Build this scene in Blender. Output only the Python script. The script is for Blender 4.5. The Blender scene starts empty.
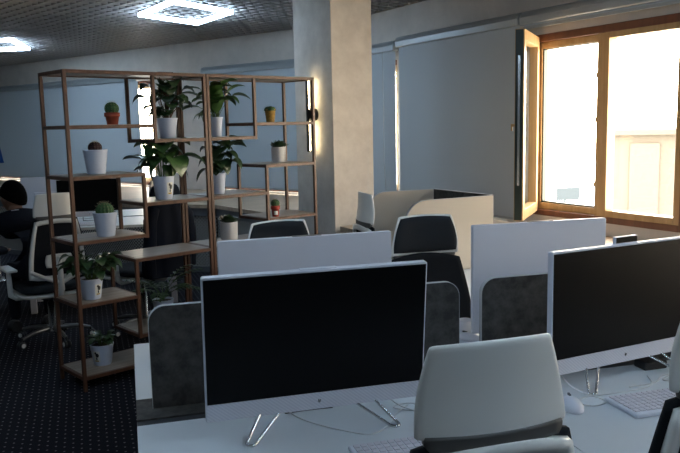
import bpy, bmesh, math, random
from mathutils import Vector, Matrix
random.seed(7)
C = bpy.context.scene.collection
PI = math.pi
# ------------------------------------------------------------------ materials
def mat(name, col, rough=.6, metal=0, spec=.5, noise=None, bump=0, transl=None, emit=None, scale=20):
    m = bpy.data.materials.new(name); m.use_nodes = True
    nt = m.node_tree; b = nt.nodes['Principled BSDF']
    b.inputs['Base Color'].default_value = (*col, 1)
    b.inputs['Roughness'].default_value = rough
    b.inputs['Metallic'].default_value = metal
    b.inputs['Specular IOR Level'].default_value = spec
    if noise or bump:
        tc = nt.nodes.new('ShaderNodeTexCoord'); n = nt.nodes.new('ShaderNodeTexNoise')
        n.inputs['Scale'].default_value = scale; n.inputs['Detail'].default_value = 8
        n.inputs['Roughness'].default_value = .65
        nt.links.new(tc.outputs['Object'], n.inputs['Vector'])
        if noise:
            r = nt.nodes.new('ShaderNodeValToRGB')
            r.color_ramp.elements[0].position = .3; r.color_ramp.elements[1].position = .7
            r.color_ramp.elements[0].color = (*noise, 1); r.color_ramp.elements[1].color = (*col, 1)
            nt.links.new(n.outputs['Fac'], r.inputs['Fac']); nt.links.new(r.outputs['Color'], b.inputs['Base Color'])
        if bump:
            bp = nt.nodes.new('ShaderNodeBump'); bp.inputs['Strength'].default_value = bump; bp.inputs['Distance'].default_value = .01
            nt.links.new(n.outputs['Fac'], bp.inputs['Height']); nt.links.new(bp.outputs['Normal'], b.inputs['Normal'])
    if emit:
        b.inputs['Emission Color'].default_value = (*emit[0], 1); b.inputs['Emission Strength'].default_value = emit[1]
    return m
def mathn(nt, op, a, b=None, c=None):
    n = nt.nodes.new('ShaderNodeMath'); n.operation = op
    for i, v in enumerate((a, b, c)):
        if v is None: continue
        if isinstance(v, (int, float)): n.inputs[i].default_value = v
        else: nt.links.new(v, n.inputs[i])
    return n.outputs[0]
def wood_mat(name, c1, c2, rough=.45, scale=(1, 12, 12), s=3, spec=.5):
    m = mat(name, c1, rough, spec=spec); nt = m.node_tree; b = nt.nodes['Principled BSDF']
    tc = nt.nodes.new('ShaderNodeTexCoord'); mp = nt.nodes.new('ShaderNodeMapping'); mp.inputs['Scale'].default_value = scale
    n = nt.nodes.new('ShaderNodeTexNoise'); n.inputs['Scale'].default_value = s; n.inputs['Detail'].default_value = 6; n.inputs['Distortion'].default_value = .6
    r = nt.nodes.new('ShaderNodeValToRGB'); r.color_ramp.elements[0].color = (*c2, 1); r.color_ramp.elements[1].color = (*c1, 1)
    r.color_ramp.elements[0].position = .35; r.color_ramp.elements[1].position = .65
    nt.links.new(tc.outputs['Object'], mp.inputs['Vector']); nt.links.new(mp.outputs['Vector'], n.inputs['Vector'])
    nt.links.new(n.outputs['Fac'], r.inputs['Fac']); nt.links.new(r.outputs['Color'], b.inputs['Base Color'])
    return m
def carpet_mat():
    m = mat('carpet', (.012, .013, .018), .95, spec=.1); nt = m.node_tree; b = nt.nodes['Principled BSDF']
    tc = nt.nodes.new('ShaderNodeTexCoord'); mp = nt.nodes.new('ShaderNodeMapping'); mp.inputs['Rotation'].default_value = (0, 0, -.325)
    nt.links.new(tc.outputs['Object'], mp.inputs['Vector'])
    sx = nt.nodes.new('ShaderNodeSeparateXYZ'); nt.links.new(mp.outputs['Vector'], sx.inputs[0])
    X, Y = sx.outputs[0], sx.outputs[1]
    u = mathn(nt, 'DIVIDE', X, .041); col = mathn(nt, 'FLOOR', u); fu = mathn(nt, 'SUBTRACT', mathn(nt, 'FRACT', u), .5)
    v = mathn(nt, 'ADD', mathn(nt, 'DIVIDE', Y, .057), mathn(nt, 'MULTIPLY', col, .43)); fv = mathn(nt, 'SUBTRACT', mathn(nt, 'FRACT', v), .5)
    d = mathn(nt, 'ADD', mathn(nt, 'POWER', mathn(nt, 'ABSOLUTE', mathn(nt, 'MULTIPLY', fu, .041)), 2), mathn(nt, 'POWER', mathn(nt, 'ABSOLUTE', mathn(nt, 'MULTIPLY', fv, .057)), 2))
    dot = mathn(nt, 'LESS_THAN', d, .0052 ** 2)
    n = nt.nodes.new('ShaderNodeTexNoise'); n.inputs['Scale'].default_value = 260; nt.links.new(tc.outputs['Object'], n.inputs['Vector'])
    r = nt.nodes.new('ShaderNodeValToRGB'); r.color_ramp.elements[0].color = (.007, .0075, .011, 1); r.color_ramp.elements[1].color = (.024, .025, .034, 1)
    r.color_ramp.elements[0].position = .35; r.color_ramp.elements[1].position = .65
    nt.links.new(n.outputs['Fac'], r.inputs['Fac'])
    mx = nt.nodes.new('ShaderNodeMix'); mx.data_type = 'RGBA'
    nt.links.new(dot, mx.inputs[0]); nt.links.new(r.outputs[0], mx.inputs[6]); mx.inputs[7].default_value = (.22, .22, .25, 1)
    nt.links.new(mx.outputs[2], b.inputs['Base Color'])
    return m
def perf_mat():
    m = mat('perforated_metal', (.36, .36, .35), .5, .2); nt = m.node_tree; b = nt.nodes['Principled BSDF']
    tc = nt.nodes.new('ShaderNodeTexCoord'); sx = nt.nodes.new('ShaderNodeSeparateXYZ'); nt.links.new(tc.outputs['Object'], sx.inputs[0])
    s = 1 / .038
    a = mathn(nt, 'ABSOLUTE', mathn(nt, 'SUBTRACT', mathn(nt, 'FRACT', mathn(nt, 'MULTIPLY', mathn(nt, 'ADD', sx.outputs[0], sx.outputs[2]), s)), .5))
    c = mathn(nt, 'ABSOLUTE', mathn(nt, 'SUBTRACT', mathn(nt, 'FRACT', mathn(nt, 'MULTIPLY', mathn(nt, 'SUBTRACT', sx.outputs[0], sx.outputs[2]), s)), .5))
    hole = mathn(nt, 'LESS_THAN', mathn(nt, 'MAXIMUM', a, c), .34)
    mx = nt.nodes.new('ShaderNodeMix'); mx.data_type = 'RGBA'; nt.links.new(hole, mx.inputs[0])
    mx.inputs[6].default_value = (.60, .60, .58, 1); mx.inputs[7].default_value = (.008, .008, .009, 1)
    nt.links.new(mx.outputs[2], b.inputs['Base Color'])
    return m
def chin_mat():
    m = mat('woven_chin', (.6, .62, .7), .6); nt = m.node_tree; b = nt.nodes['Principled BSDF']
    tc = nt.nodes.new('ShaderNodeTexCoord'); sx = nt.nodes.new('ShaderNodeSeparateXYZ'); nt.links.new(tc.outputs['Object'], sx.inputs[0])
    f = mathn(nt, 'FRACT', mathn(nt, 'MULTIPLY', mathn(nt, 'ADD', sx.outputs[0], mathn(nt, 'MULTIPLY', sx.outputs[2], 1.2)), 85))
    g = mathn(nt, 'GREATER_THAN', f, .5)
    mx = nt.nodes.new('ShaderNodeMix'); mx.data_type = 'RGBA'; nt.links.new(g, mx.inputs[0])
    mx.inputs[6].default_value = (.56, .58, .67, 1); mx.inputs[7].default_value = (.64, .66, .74, 1)
    nt.links.new(mx.outputs[2], b.inputs['Base Color'])
    return m
def leaf_mat(name, c1, c2):
    m = mat(name, c1, .45, noise=c2, scale=30); nt = m.node_tree; b = nt.nodes['Principled BSDF']
    b.inputs['Coat Weight'].default_value = .15
    return m
def glass_mat():
    m = bpy.data.materials.new('window_glass'); m.use_nodes = True; nt = m.node_tree; nt.nodes.clear()
    o = nt.nodes.new('ShaderNodeOutputMaterial'); t = nt.nodes.new('ShaderNodeBsdfTransparent'); g = nt.nodes.new('ShaderNodeBsdfGlossy')
    g.inputs['Roughness'].default_value = .02; t.inputs[0].default_value = (.97, .98, .97, 1)
    mx = nt.nodes.new('ShaderNodeMixShader')
    mx.inputs[0].default_value = .05; nt.links.new(t.outputs[0], mx.inputs[1]); nt.links.new(g.outputs[0], mx.inputs[2]); nt.links.new(mx.outputs[0], o.inputs[0])
    return m
def blind_mat():
    m = bpy.data.materials.new('blind_fabric'); m.use_nodes = True; nt = m.node_tree; nt.nodes.clear()
    o = nt.nodes.new('ShaderNodeOutputMaterial'); d = nt.nodes.new('ShaderNodeBsdfDiffuse'); t = nt.nodes.new('ShaderNodeBsdfTranslucent')
    d.inputs[0].default_value = (.45, .515, .575, 1); t.inputs[0].default_value = (.50, .62, .72, 1)
    mx = nt.nodes.new('ShaderNodeMixShader'); mx.inputs[0].default_value = BLIND_T
    nt.links.new(d.outputs[0], mx.inputs[1]); nt.links.new(t.outputs[0], mx.inputs[2]); nt.links.new(mx.outputs[0], o.inputs[0])
    return m
BLIND_T = .045
SKY = 22.0
LED = 30.0
M = {}
M['desk'] = mat('desk_white', (.60, .64, .68), .45)
M['white'] = mat('white_plastic', (.66, .68, .76), .4)
M['shell'] = mat('chair_white', (.80, .80, .77), .35)
M['chin'] = chin_mat()
M['screen'] = mat('screen_black', (.003, .003, .0035), .35, spec=.12)
M['fabric'] = mat('dark_fabric', (.022, .025, .030), .9, spec=.2, bump=.3, scale=300)
M['mesh'] = mat('dark_mesh', (.012, .013, .016), .9, spec=.2)
M['basegrey'] = mat('base_grey_metal', (.22, .23, .24), .35, .9)
M['taupe'] = mat('grey_brown_plastic', (.10, .095, .09), .5)
M['metal'] = mat('chrome', (.62, .64, .66), .25, 1)
M['darkplastic'] = mat('dark_plastic', (.03, .032, .035), .5)
M['concrete'] = mat('concrete_laminate', (.072, .068, .063), .6, noise=(.018, .017, .016), scale=24)
M['wing'] = mat('beige_white_laminate', (.60, .53, .44), .5)
_r = [n for n in M['concrete'].node_tree.nodes if n.type == 'VALTORGB'][0]; _r.color_ramp.elements[0].position = .38; _r.color_ramp.elements[1].position = .66
M['edge'] = mat('edge_band', (.42, .43, .46), .5)
M['rail'] = mat('grey_rail', (.07, .075, .085), .4, .5)
M['copper'] = wood_mat('copper_brown_frame', (.105, .042, .021), (.065, .026, .013), .45, (8, 8, 2))
M['shelf'] = wood_mat('shelf_board', (.30, .25, .20), (.21, .17, .135), .4)
M['pot'] = mat('white_pot', (.50, .56, .69), .45)
M['potlow'] = mat('cream_white_pot', (.6, .6, .62), .5)
M['terra'] = mat('terracotta', (.30, .055, .025), .7, noise=(.22, .04, .02))
M['ochre'] = mat('ochre_pot', (.42, .25, .04), .7, noise=(.24, .13, .02), scale=60)
M['red'] = mat('red_pot', (.33, .03, .015), .5)
M['soil'] = mat('soil', (.02, .013, .008), .95, bump=.8, scale=120)
M['leaf'] = leaf_mat('leaf_green', (.05, .12, .03), (.02, .055, .015))
M['leafd'] = leaf_mat('leaf_dark', (.028, .07, .022), (.012, .03, .012))
M['leafb'] = leaf_mat('leaf_bright', (.05, .125, .02), (.022, .06, .01))
M['stem'] = mat('stem_green', (.06, .11, .03), .6)
M['stemb'] = mat('stem_brown', (.09, .05, .03), .8)
M['cactus'] = mat('cactus_green', (.055, .13, .04), .7, noise=(.02, .06, .02), scale=60)
M['cactusr'] = mat('cactus_dark_red', (.06, .022, .022), .8, noise=(.02, .012, .012), scale=70)
M['spine'] = mat('spines', (.42, .36, .22), .7)
M['sticker'] = mat('sticker_white', (.62, .62, .58), .5)
M['black'] = mat('black', (.006, .006, .007), .5)
M['gold'] = mat('sticker_gold', (.35, .24, .06), .5)
M['plaster'] = mat('plaster_wall', (.60, .56, .52), .85, noise=(.50, .47, .44), bump=.25, scale=5)
M['column'] = mat('column_plaster', (.70, .66, .61), .85, noise=(.55, .51, .47), bump=.35, scale=7)
M['wallin'] = mat('wall_paint', (.36, .35, .34), .85, noise=(.32, .31, .30), scale=3)
M['grid'] = mat('ceiling_grid_metal', (.34, .34, .345), .5, .2)
M['slab'] = mat('ceiling_void', (.04, .04, .04), .95)
M['honey'] = wood_mat('honey_wood', (.41, .27, .13), (.31, .19, .08), .35, (6, 6, .6))
M['brownw'] = wood_mat('brown_wood', (.13, .045, .02), (.09, .03, .014), .45, (6, 6, .6))
M['gasket'] = mat('black_gasket', (.008, .02, .016), .4)
M['glass'] = glass_mat()
M['blind'] = blind_mat()
M['cassette'] = mat('cassette_grey', (.36, .40, .43), .3, .4)
M['sill'] = wood_mat('sill_wood', (.50, .40, .30), (.38, .30, .22), .5, (2, 14, 2))
M['perf'] = perf_mat()
M['carpet'] = carpet_mat()
M['led'] = mat('led_tube', (1, 1, 1), .5, emit=((.62, .81, 1.0), LED))
M['warmled'] = mat('warm_led', (1, .9, .7), .5, emit=((1.0, .80, .45), 24))
M['suit'] = mat('navy_suit', (.008, .010, .018), .9, spec=.2, bump=.2, scale=200)
M['jacket'] = mat('navy_jacket', (.006, .010, .022), .85, spec=.25, bump=.2, scale=150)
M['skin'] = mat('skin', (.24, .12, .075), .6)
M['hair'] = mat('black_hair', (.003, .003, .003), .95, spec=.05, bump=.3, scale=150)
M['shirt'] = mat('shirt_white', (.6, .64, .72), .8)
M['blue'] = mat('flag_blue', (.01, .10, .42), .8)
M['cyan'] = mat('pale_blue_plastic', (.08, .30, .42), .5)
M['cable'] = mat('white_cable', (.62, .63, .65), .5)
M['keys'] = mat('key_white', (.60, .58, .64), .5)
M['ground'] = mat('pavement', (.7, .68, .64), .9, noise=(.62, .60, .56), scale=.3)
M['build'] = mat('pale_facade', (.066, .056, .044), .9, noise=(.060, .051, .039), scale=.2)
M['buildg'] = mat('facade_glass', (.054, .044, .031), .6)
M['bluewall'] = mat('pale_blue_cladding', (.008, .016, .021), .8)

# ------------------------------------------------------------------ mesh builder
class MB:
    def __init__(s): s.v = []; s.f = []; s.sm = []
    def add(s, vs, fs, smooth=False, mtx=None):
        o = len(s.v)
        for p in vs:
            p = Vector(p); s.v.append(mtx @ p if mtx else p)
        for f in fs: s.f.append([o + i for i in f]); s.sm.append(smooth)
        return s
    def box(s, x0, x1, y0, y1, z0, z1, mtx=None):
        vs = [(x, y, z) for z in (z0, z1) for y in (y0, y1) for x in (x0, x1)]
        return s.add(vs, [(0, 2, 3, 1), (4, 5, 7, 6), (0, 1, 5, 4), (2, 6, 7, 3), (0, 4, 6, 2), (1, 3, 7, 5)], mtx=mtx)
    def beam(s, a, b, w, h, up=(0, 0, 1)):
        a, b = Vector(a), Vector(b); d = b - a; L = d.length; d.normalize(); u = Vector(up)
        if abs(d.dot(u)) > .98: u = Vector((0, 1, 0))
        x = d.cross(u).normalized(); z = x.cross(d)
        m = Matrix((x, d, z)).transposed().to_4x4(); m.translation = a
        return s.box(-w / 2, w / 2, 0, L, -h / 2, h / 2, m)
    def tube(s, pts, r, n=10, closed=False):
        pts = [Vector(p) for p in pts]; N = len(pts); rs = r if isinstance(r, (list, tuple)) else [r] * N
        vs = []; prev = None
        for i, p in enumerate(pts):
            if closed: t = pts[(i + 1) % N] - pts[i - 1]
            else: t = pts[min(i + 1, N - 1)] - pts[max(i - 1, 0)]
            t.normalize()
            if prev is None:
                a = Vector((0, 0, 1)) if abs(t.z) < .9 else Vector((1, 0, 0)); nrm = t.cross(a).normalized()
            else:
                nrm = prev - t * prev.dot(t); nrm.normalize()
            prev = nrm; b = t.cross(nrm)
            for k in range(n):
                an = 2 * PI * k / n; vs.append(p + (nrm * math.cos(an) + b * math.sin(an)) * rs[i])
        fs = []
        for i in range(N if closed else N - 1):
            j = (i + 1) % N
            for k in range(n): fs.append((i * n + k, i * n + (k + 1) % n, j * n + (k + 1) % n, j * n + k))
        s.add(vs, fs, True)
        if not closed: s.add([vs[k] for k in range(n)], [tuple(range(n))[::-1]]); s.add([vs[(N - 1) * n + k] for k in range(n)], [tuple(range(n))])
        return s
    def lathe(s, prof, n=28, c=(0, 0, 0), mtx=None, cap=True):
        vs = []; fs = []; m = len(prof)
        for k in range(n):
            a = 2 * PI * k / n
            for r, z in prof: vs.append((c[0] + r * math.cos(a), c[1] + r * math.sin(a), c[2] + z))
        for k in range(n):
            for i in range(m - 1):
                k2 = (k + 1) % n; fs.append((k * m + i, k2 * m + i, k2 * m + i + 1, k * m + i + 1))
        s.add(vs, fs, True, mtx)
        if cap:
            s.add([vs[k * m] for k in range(n)], [tuple(range(n))[::-1]], mtx=mtx); s.add([vs[k * m + m - 1] for k in range(n)], [tuple(range(n))], mtx=mtx)
        return s
    def prism(s, poly, z0, z1, mtx=None):   # poly in xy, extruded in z
        n = len(poly)
        vs = [(x, y, z0) for x, y in poly] + [(x, y, z1) for x, y in poly]
        fs = [tuple(range(n))[::-1], tuple(range(n, 2 * n))] + [(i, (i + 1) % n, n + (i + 1) % n, n + i) for i in range(n)]
        return s.add(vs, fs, mtx=mtx)
    def sheet(s, fn, nu, nv, th=None, smooth=True):   # fn(u,v) -> (point) ; th -> fn offset vector
        front = [Vector(fn(i / nu, j / nv)) for j in range(nv + 1) for i in range(nu + 1)]
        W = nu + 1
        quads = [(j * W + i, j * W + i + 1, (j + 1) * W + i + 1, (j + 1) * W + i) for j in range(nv) for i in range(nu)]
        if not th: return s.add(front, quads, smooth)
        back = [p + Vector(th) for p in front]; n = len(front)
        fs = quads + [tuple(n + k for k in q[::-1]) for q in quads]
        rim = [i for i in range(W)] + [j * W + nu for j in range(1, nv + 1)] + [nv * W + i for i in range(nu - 1, -1, -1)] + [j * W for j in range(nv - 1, 0, -1)]
        for k in range(len(rim)):
            a, b = rim[k], rim[(k + 1) % len(rim)]; fs.append((b, a, n + a, n + b))
        return s.add(front + back, fs, smooth)
    def build(s, name, m, parent=None, bevel=0, seg=2, sub=0, loc=None, rotz=0):
        me = bpy.data.meshes.new(name); me.from_pydata([tuple(v) for v in s.v], [], s.f)
        me.polygons.foreach_set('use_smooth', s.sm)
        bm = bmesh.new(); bm.from_mesh(me); bmesh.ops.recalc_face_normals(bm, faces=bm.faces); bm.to_mesh(me); bm.free()
        me.materials.append(M[m] if isinstance(m, str) else m)
        o = bpy.data.objects.new(name, me); C.objects.link(o)
        if parent: o.parent = parent
        if loc: o.location = loc
        if rotz: o.rotation_euler.z = rotz
        if bevel:
            b = o.modifiers.new('bevel', 'BEVEL'); b.width = bevel; b.segments = seg; b.limit_method = 'ANGLE'; b.angle_limit = .7
        if sub:
            q = o.modifiers.new('sub', 'SUBSURF'); q.levels = sub; q.render_levels = sub
        return o
def thing(name, label, cat, loc=(0, 0, 0), rotz=0, group=None):
    o = bpy.data.objects.new(name, None); C.objects.link(o); o.location = loc; o.rotation_euler = (0, 0, rotz)
    return tag(o, label, cat, group)
def tag(o, label, cat, group=None):
    o['label'] = label; o['category'] = cat
    if group: o['group'] = group
    return o
def struct(o): o['kind'] = 'structure'; return o
def dup(root, loc, rotz, label, group=None):
    def cp(o, par):
        c = o.copy(); C.objects.link(c)
        if par: c.parent = par
        for ch in list(o.children): cp(ch, c)
        return c
    r = cp(root, None); r.location = loc; r.rotation_euler = (0, 0, rotz); r['label'] = label
    if group: r['group'] = group
    return r
def fr(origin, ang):
    c, s = math.cos(ang), math.sin(ang)
    return lambda x, y, z=0: Vector((origin[0] + c * x - s * y, origin[1] + s * x + c * y, z))
def rot_m(ax, a): return Matrix.Rotation(a, 4, ax)

# ------------------------------------------------------------------ frames of the place
TH = .2736                       # desk rows
DO = (-.587, 2.033); D = fr(DO, TH)
RO = (.8562, 7.136); RA = 2.0816 - PI; R = fr(RO, RA)          # right window wall, x along wall, -y into room
LO = (-5.7848, 13.2043); LA = math.atan2(9.1332 - 13.2043, -.6108 + 5.7848); L = fr(LO, LA)
KO = (-1.5523, 4.3898); KA = .7424; K = fr(KO, KA)            # rack
ZC = 2.69
lenL = (Vector((.009, 8.645)) - Vector(LO)).length

# ------------------------------------------------------------------ room
def poly_pts():
    a = L(-2.2, 0); k = L(lenL, 0); b = R(8.6, 0)
    return [(a.x, a.y), (k.x, k.y), (b.x, b.y), (3.6, -3.4), (-4.6, -3.4)]
PP = poly_pts()
def big(pts, z0, z1, name, m): return struct(MB().prism(pts, z0, z1).build(name, m))
ex = [(PP[0][0] - .4, PP[0][1] + .6), (PP[1][0] + .5, PP[1][1] + .6), (PP[2][0] + .6, PP[2][1]), (4.0, -3.8), (-5.0, -3.8)]
big(ex, -.12, 0, 'floor', 'carpet')
big(ex, ZC + .5, ZC + .62, 'ceiling', 'slab')
# open cell ceiling grid, blades clipped to the room outline
def clip(p, d):
    t0, t1 = -99, 99
    n = len(PP)
    for i in range(n):
        a = Vector(PP[i]); b = Vector(PP[(i + 1) % n]); e = b - a
        nrm = Vector((e.y, -e.x))            # inward for clockwise polygon
        num = (a - p).dot(nrm); den = d.dot(nrm)
        if abs(den) < 1e-9:
            if num > 0: return None
            continue
        t = num / den
        if den > 0: t0 = max(t0, t)
        else: t1 = min(t1, t)
    return (t0, t1) if t1 > t0 + .02 else None
for nm, (ang, off) in {'a': (RA, 0), 'b': (RA + PI / 2, 0)}.items():
    pass
g = MB()
for ang in (PI / 4, 3 * PI / 4):
    d = Vector((math.cos(ang), math.sin(ang))); nn = Vector((-d.y, d.x)); base = Vector((-1.44, 7.47))
    for i in range(-140, 141):
        p = base + nn * (i * .12 + .06); t = clip(p, d)
        if t:
            a = p + d * (t[0] + .005); b = p + d * (t[1] - .005)
            g.beam((a.x, a.y, ZC + .0225), (b.x, b.y, ZC + .0225), .012, .045)
struct(g.build('trim_1', 'grid'))
# perimeter angle of the grid
g = MB()
for i in range(3):
    a, b = PP[i], PP[(i + 1) % 5]; g.beam((a[0], a[1], ZC + .02), (b[0], b[1], ZC + .02), .04, .04)
struct(g.build('trim_2', mat('perimeter_angle', (.30, .26, .22), .6)))

def wall_open(name, F, x0, x1, z1, holes, m, th=.30):
    mb = MB(); cur = x0
    def bx(a, b, za, zb):
        if b - a < 1e-4 or zb - za < 1e-4: return
        mb.add([F(x, y, z) for z in (za, zb) for y in (0, th) for x in (a, b)], [(0, 2, 3, 1), (4, 5, 7, 6), (0, 1, 5, 4), (2, 6, 7, 3), (0, 4, 6, 2), (1, 3, 7, 5)])
    for h0, h1, za, zb in holes:
        bx(cur, h0, 0, z1); bx(h0, h1, 0, za); bx(h0, h1, zb, z1); cur = h1
    bx(cur, x1, 0, z1)
    return struct(mb.build(name, m))
ZT = ZC + .5
wall_open('wall_far', L, -2.2, lenL, ZT, [(-1.8, .9, .77, 2.25), (1.2, 4.08, .77, 2.25), (5.36, 7.2, .77, 2.25)], 'plaster')
rwx = -(Vector((.009, 8.645)) - Vector(RO)).length
wall_open('wall_right', R, rwx, 8.6, ZT, [(-1.55, -.52, .84, 2.2), (-.32, 1.15, .84, 2.2), (1.34, 2.76, .8375, 2.216), (3.0, 4.4, .84, 2.2), (4.7, 6.1, .84, 2.2)], 'plaster')
def seg_wall(name, a, b):
    a, b = Vector(a), Vector(b); d = (b - a); n = Vector((-d.y, d.x)).normalized() * .1
    pts = [tuple(a), tuple(b), tuple(b + n), tuple(a + n)]
    struct(MB().prism(pts, 0, ZT).build(name, 'wallin'))
seg_wall('wall_near', PP[2], PP[3]); seg_wall('wall_back', PP[3], PP[4]); seg_wall('wall_left', PP[4], PP[0])

# ---- windows
def frame_rect(mb, F, x0, x1, z0, z1, w, y0, y1, wb=None):
    wb = wb or w
    for (a, b, c, d) in ((x0, x0 + w, z0, z1), (x1 - w, x1, z0, z1), (x0 + w, x1 - w, z0, z0 + wb), (x0 + w, x1 - w, z1 - w, z1)):
        mb.add([F(x, y, z) for z in (c, d) for y in (y0, y1) for x in (a, b)], [(0, 2, 3, 1), (4, 5, 7, 6), (0, 1, 5, 4), (2, 6, 7, 3), (0, 4, 6, 2), (1, 3, 7, 5)])
    return mb
def fbox(mb, F, x0, x1, y0, y1, z0, z1):
    return mb.add([F(x, y, z) for z in (z0, z1) for y in (y0, y1) for x in (x0, x1)], [(0, 2, 3, 1), (4, 5, 7, 6), (0, 1, 5, 4), (2, 6, 7, 3), (0, 4, 6, 2), (1, 3, 7, 5)])
wn = [0]
def plain_window(F, x0, x1, z0, z1):
    wn[0] += 1
    w = struct(frame_rect(MB(), F, x0, x1, z0, z1, .05, .04, .14).build('window_%d' % (wn[0] + 1), 'brownw'))
    xm = (x0 + x1) / 2
    s = frame_rect(MB(), F, x0 + .05, xm, z0 + .05, z1 - .05, .055, .05, .13)
    frame_rect(s, F, xm, x1 - .05, z0 + .05, z1 - .05, .055, .05, .13)
    s.build('window_sash', 'honey', w)
    gp = MB(); fbox(gp, F, x0 + .1, xm - .05, .085, .095, z0 + .1, z1 - .1); fbox(gp, F, xm + .05, x1 - .1, .085, .095, z0 + .1, z1 - .1)
    gp.build('pane', 'glass', w)
for a, b, c, d in [(-1.8, .9, .77, 2.25), (1.2, 4.08, .77, 2.25), (5.36, 7.2, .77, 2.25)]: plain_window(L, a, b, c, d)
for a, b, c, d in [(-1.55, -.52, .84, 2.2), (-.32, 1.15, .84, 2.2), (3.0, 4.4, .84, 2.2), (4.7, 6.1, .84, 2.2)]: plain_window(R, a, b, c, d)
# the open window
X0, X1, Z0, Z1 = 1.34, 2.76, .8375, 2.216
wd = struct(frame_rect(MB(), R, X0, X1, Z0, Z1, .055, -.015, .10, .045).build('window_1', 'brownw', bevel=.004))
q = frame_rect(MB(), R, X0 + .055, 2.055, Z0 + .045, Z1 - .055, .05, .02, .09)
fbox(q, R, 2.011, 2.062, -.01, .09, Z0 + .045, Z1 - .05)
q.build('opening_frame', 'honey', wd, bevel=.003)
q = MB(); frame_rect(q, R, X0 + .105, 2.005, Z0 + .095, Z1 - .1, .012, .03, .06); q.build('gasket', 'gasket', wd)
q = frame_rect(MB(), R, 2.062, X1 - .05, Z0 + .04, Z1 - .045, .05, -.012, .07); q.build('fixed_sash', 'honey', wd, bevel=.004)
q = MB(); fbox(q, R, 2.11, X1 - .1, .025, .035, Z0 + .09, Z1 - .095); q.build('pane', 'glass', wd)
for z in (1.09, 1.55, 1.86):
    fbox(MB(), R, 2.004, 2.012, -.014, .01, z, z + .035).build('hinge', 'honey', wd)
# open sash, hinged at the left jamb and swung into the room
h = R(X0 + .075, -.02); tip = Vector((1.285, 5.33, 0)); hd = (tip - h); hd.z = 0; SA = math.atan2(hd.y, hd.x); S = fr((h.x, h.y), SA)
sw = .66; s0, s1 = Z0 + .03, Z1 - .02
sh = frame_rect(MB(), S, 0, sw, s0, s1, .075, -.035, .03).build('open_sash', 'honey', wd, bevel=.003)
q = MB(); fbox(q, S, .07, sw - .07, -.004, .006, s0 + .07, s1 - .07); q.build('pane', 'glass', sh)
q = MB(); fbox(q, S, sw, sw + .006, -.03, .022, s0 + .005, s1 - .005); q.build('edge_gasket', 'gasket', sh)
q = MB()
fbox(q, S, sw + .006, sw + .01, -.012, .004, s0 + .25, s1 - .18); q.build('locking_strip', 'metal', sh)
q = MB(); fbox(q, S, sw - .045, sw - .03, -.06, -.035, 1.53, 1.55); fbox(q, S, sw - .045, sw - .03, -.066, -.054, 1.50, 1.55)
q.build('window_handle', 'honey', sh, bevel=.003)

# ---- deep sill bench with radiator screens
fl = [L(-2.2, -2.3), Vector((-2.34, 8.34, 0)), Vector((-1.35, 8.08, 0)), Vector((-.41, 6.80, 0))]
back = [R(-.45, -.004), L(lenL, -.01), L(-2.2, -.004)]
def poly2(v): return [(p.x, p.y) for p in v]
struct(MB().prism(poly2(fl + back), .706, .746).build('trim_3', 'sill'))
rb = fr((-.065, 6.18), RA)
fr2 = [rb(.03, .42), rb(.1, .02), rb(7.2, .02)]
struct(MB().prism(poly2(fr2 + [R(8.4, -.004), R(-.4, -.004)]), .706, .746).build('trim_4', 'sill'))
for i in range(3):
    a, b = fl[i], fl[i + 1]; d = b - a; an = math.atan2(d.y, d.x); Ln = d.length
    p = MB().box(0, Ln, .03, .05, .06, .62); o = struct(p.build('trim_%d' % (5 + i), 'perf', loc=(a.x, a.y, 0), rotz=an))
    p = MB().box(0, Ln, .015, .06, .62, .706); p.box(0, Ln, .02, .055, 0, .06)
    p.build('screen_rail', mat('screen_rail%d' % i, (.13, .14, .16), .5), o)
a, b = rb(.1, .05), rb(7.2, .05)
struct(MB().box(0, 7.1, 0, .02, 0, .706).build('trim_8', 'perf', loc=(a.x, a.y, 0), rotz=RA))

# ---- column
cc = fr((-.040, 6.18), 2.0816)
col = MB().prism(poly2([cc(0, 0), cc(.681, 0), cc(.681, -.385), cc(0, -.385)]), 0, ZT)
struct(col.build('wall_column', 'column', bevel=.006))

# ---- blinds : cassette + fabric + hem bar
def blind(F, x0, x1, ztop, zbot, label, rolled=False):
    t = thing('roller_blind', label, 'blind', F(x0, 0, ztop), 0, 'grey roller blinds of the window walls')
    o = F(x0, 0, ztop)
    def G(x, y, z): return F(x, y, z) - o
    prof = [(-.10, -.10), (-.105, -.05), (-.09, -.015), (-.06, 0), (-.003, 0), (-.003, -.10)]
    mb = MB(); n = len(prof)
    vs = [G(x0 + .0, y, ztop + z) for y, z in prof] + [G(x1, y, ztop + z) for y, z in prof]
    mb.add(vs, [tuple(range(n)), tuple(range(n, 2 * n))[::-1]] + [(i, (i + 1) % n, n + (i + 1) % n, n + i) for i in range(n)])
    mb.build('cassette', 'cassette', t, bevel=.006)
    mb = MB(); fbox(mb, lambda x, y, z: G(x, y, z), x0 + .015, x1 - .015, -.066, -.064, zbot, ztop - .10)
    f = mb.build('blind_fabric', 'blind', t)
    mb = MB(); fbox(mb, lambda x, y, z: G(x, y, z), x0 + .015, x1 - .015, -.072, -.058, zbot - .02, zbot); mb.build('hem_bar', 'cassette', f)
    return t
blind(L, -2.1, 3.857, 2.345, .82, 'wide grey roller blind on the far wall, lowered, behind left end of shelving')
blind(L, 5.2, lenL - .3, 2.345, .82, 'grey lowered roller blind between the plant shelves and the column')
blind(R, -1.62, -.442, 2.375, .80, 'narrow grey lowered blind just right of the concrete-plastered column')
blind(R, -.408, 1.30, 2.40, .80, 'wide grey lowered blind between column and the open wooden window')
t = blind(R, 1.32, 2.86, 2.40, 2.285, 'roller blind rolled up above the open wooden window')
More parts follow.
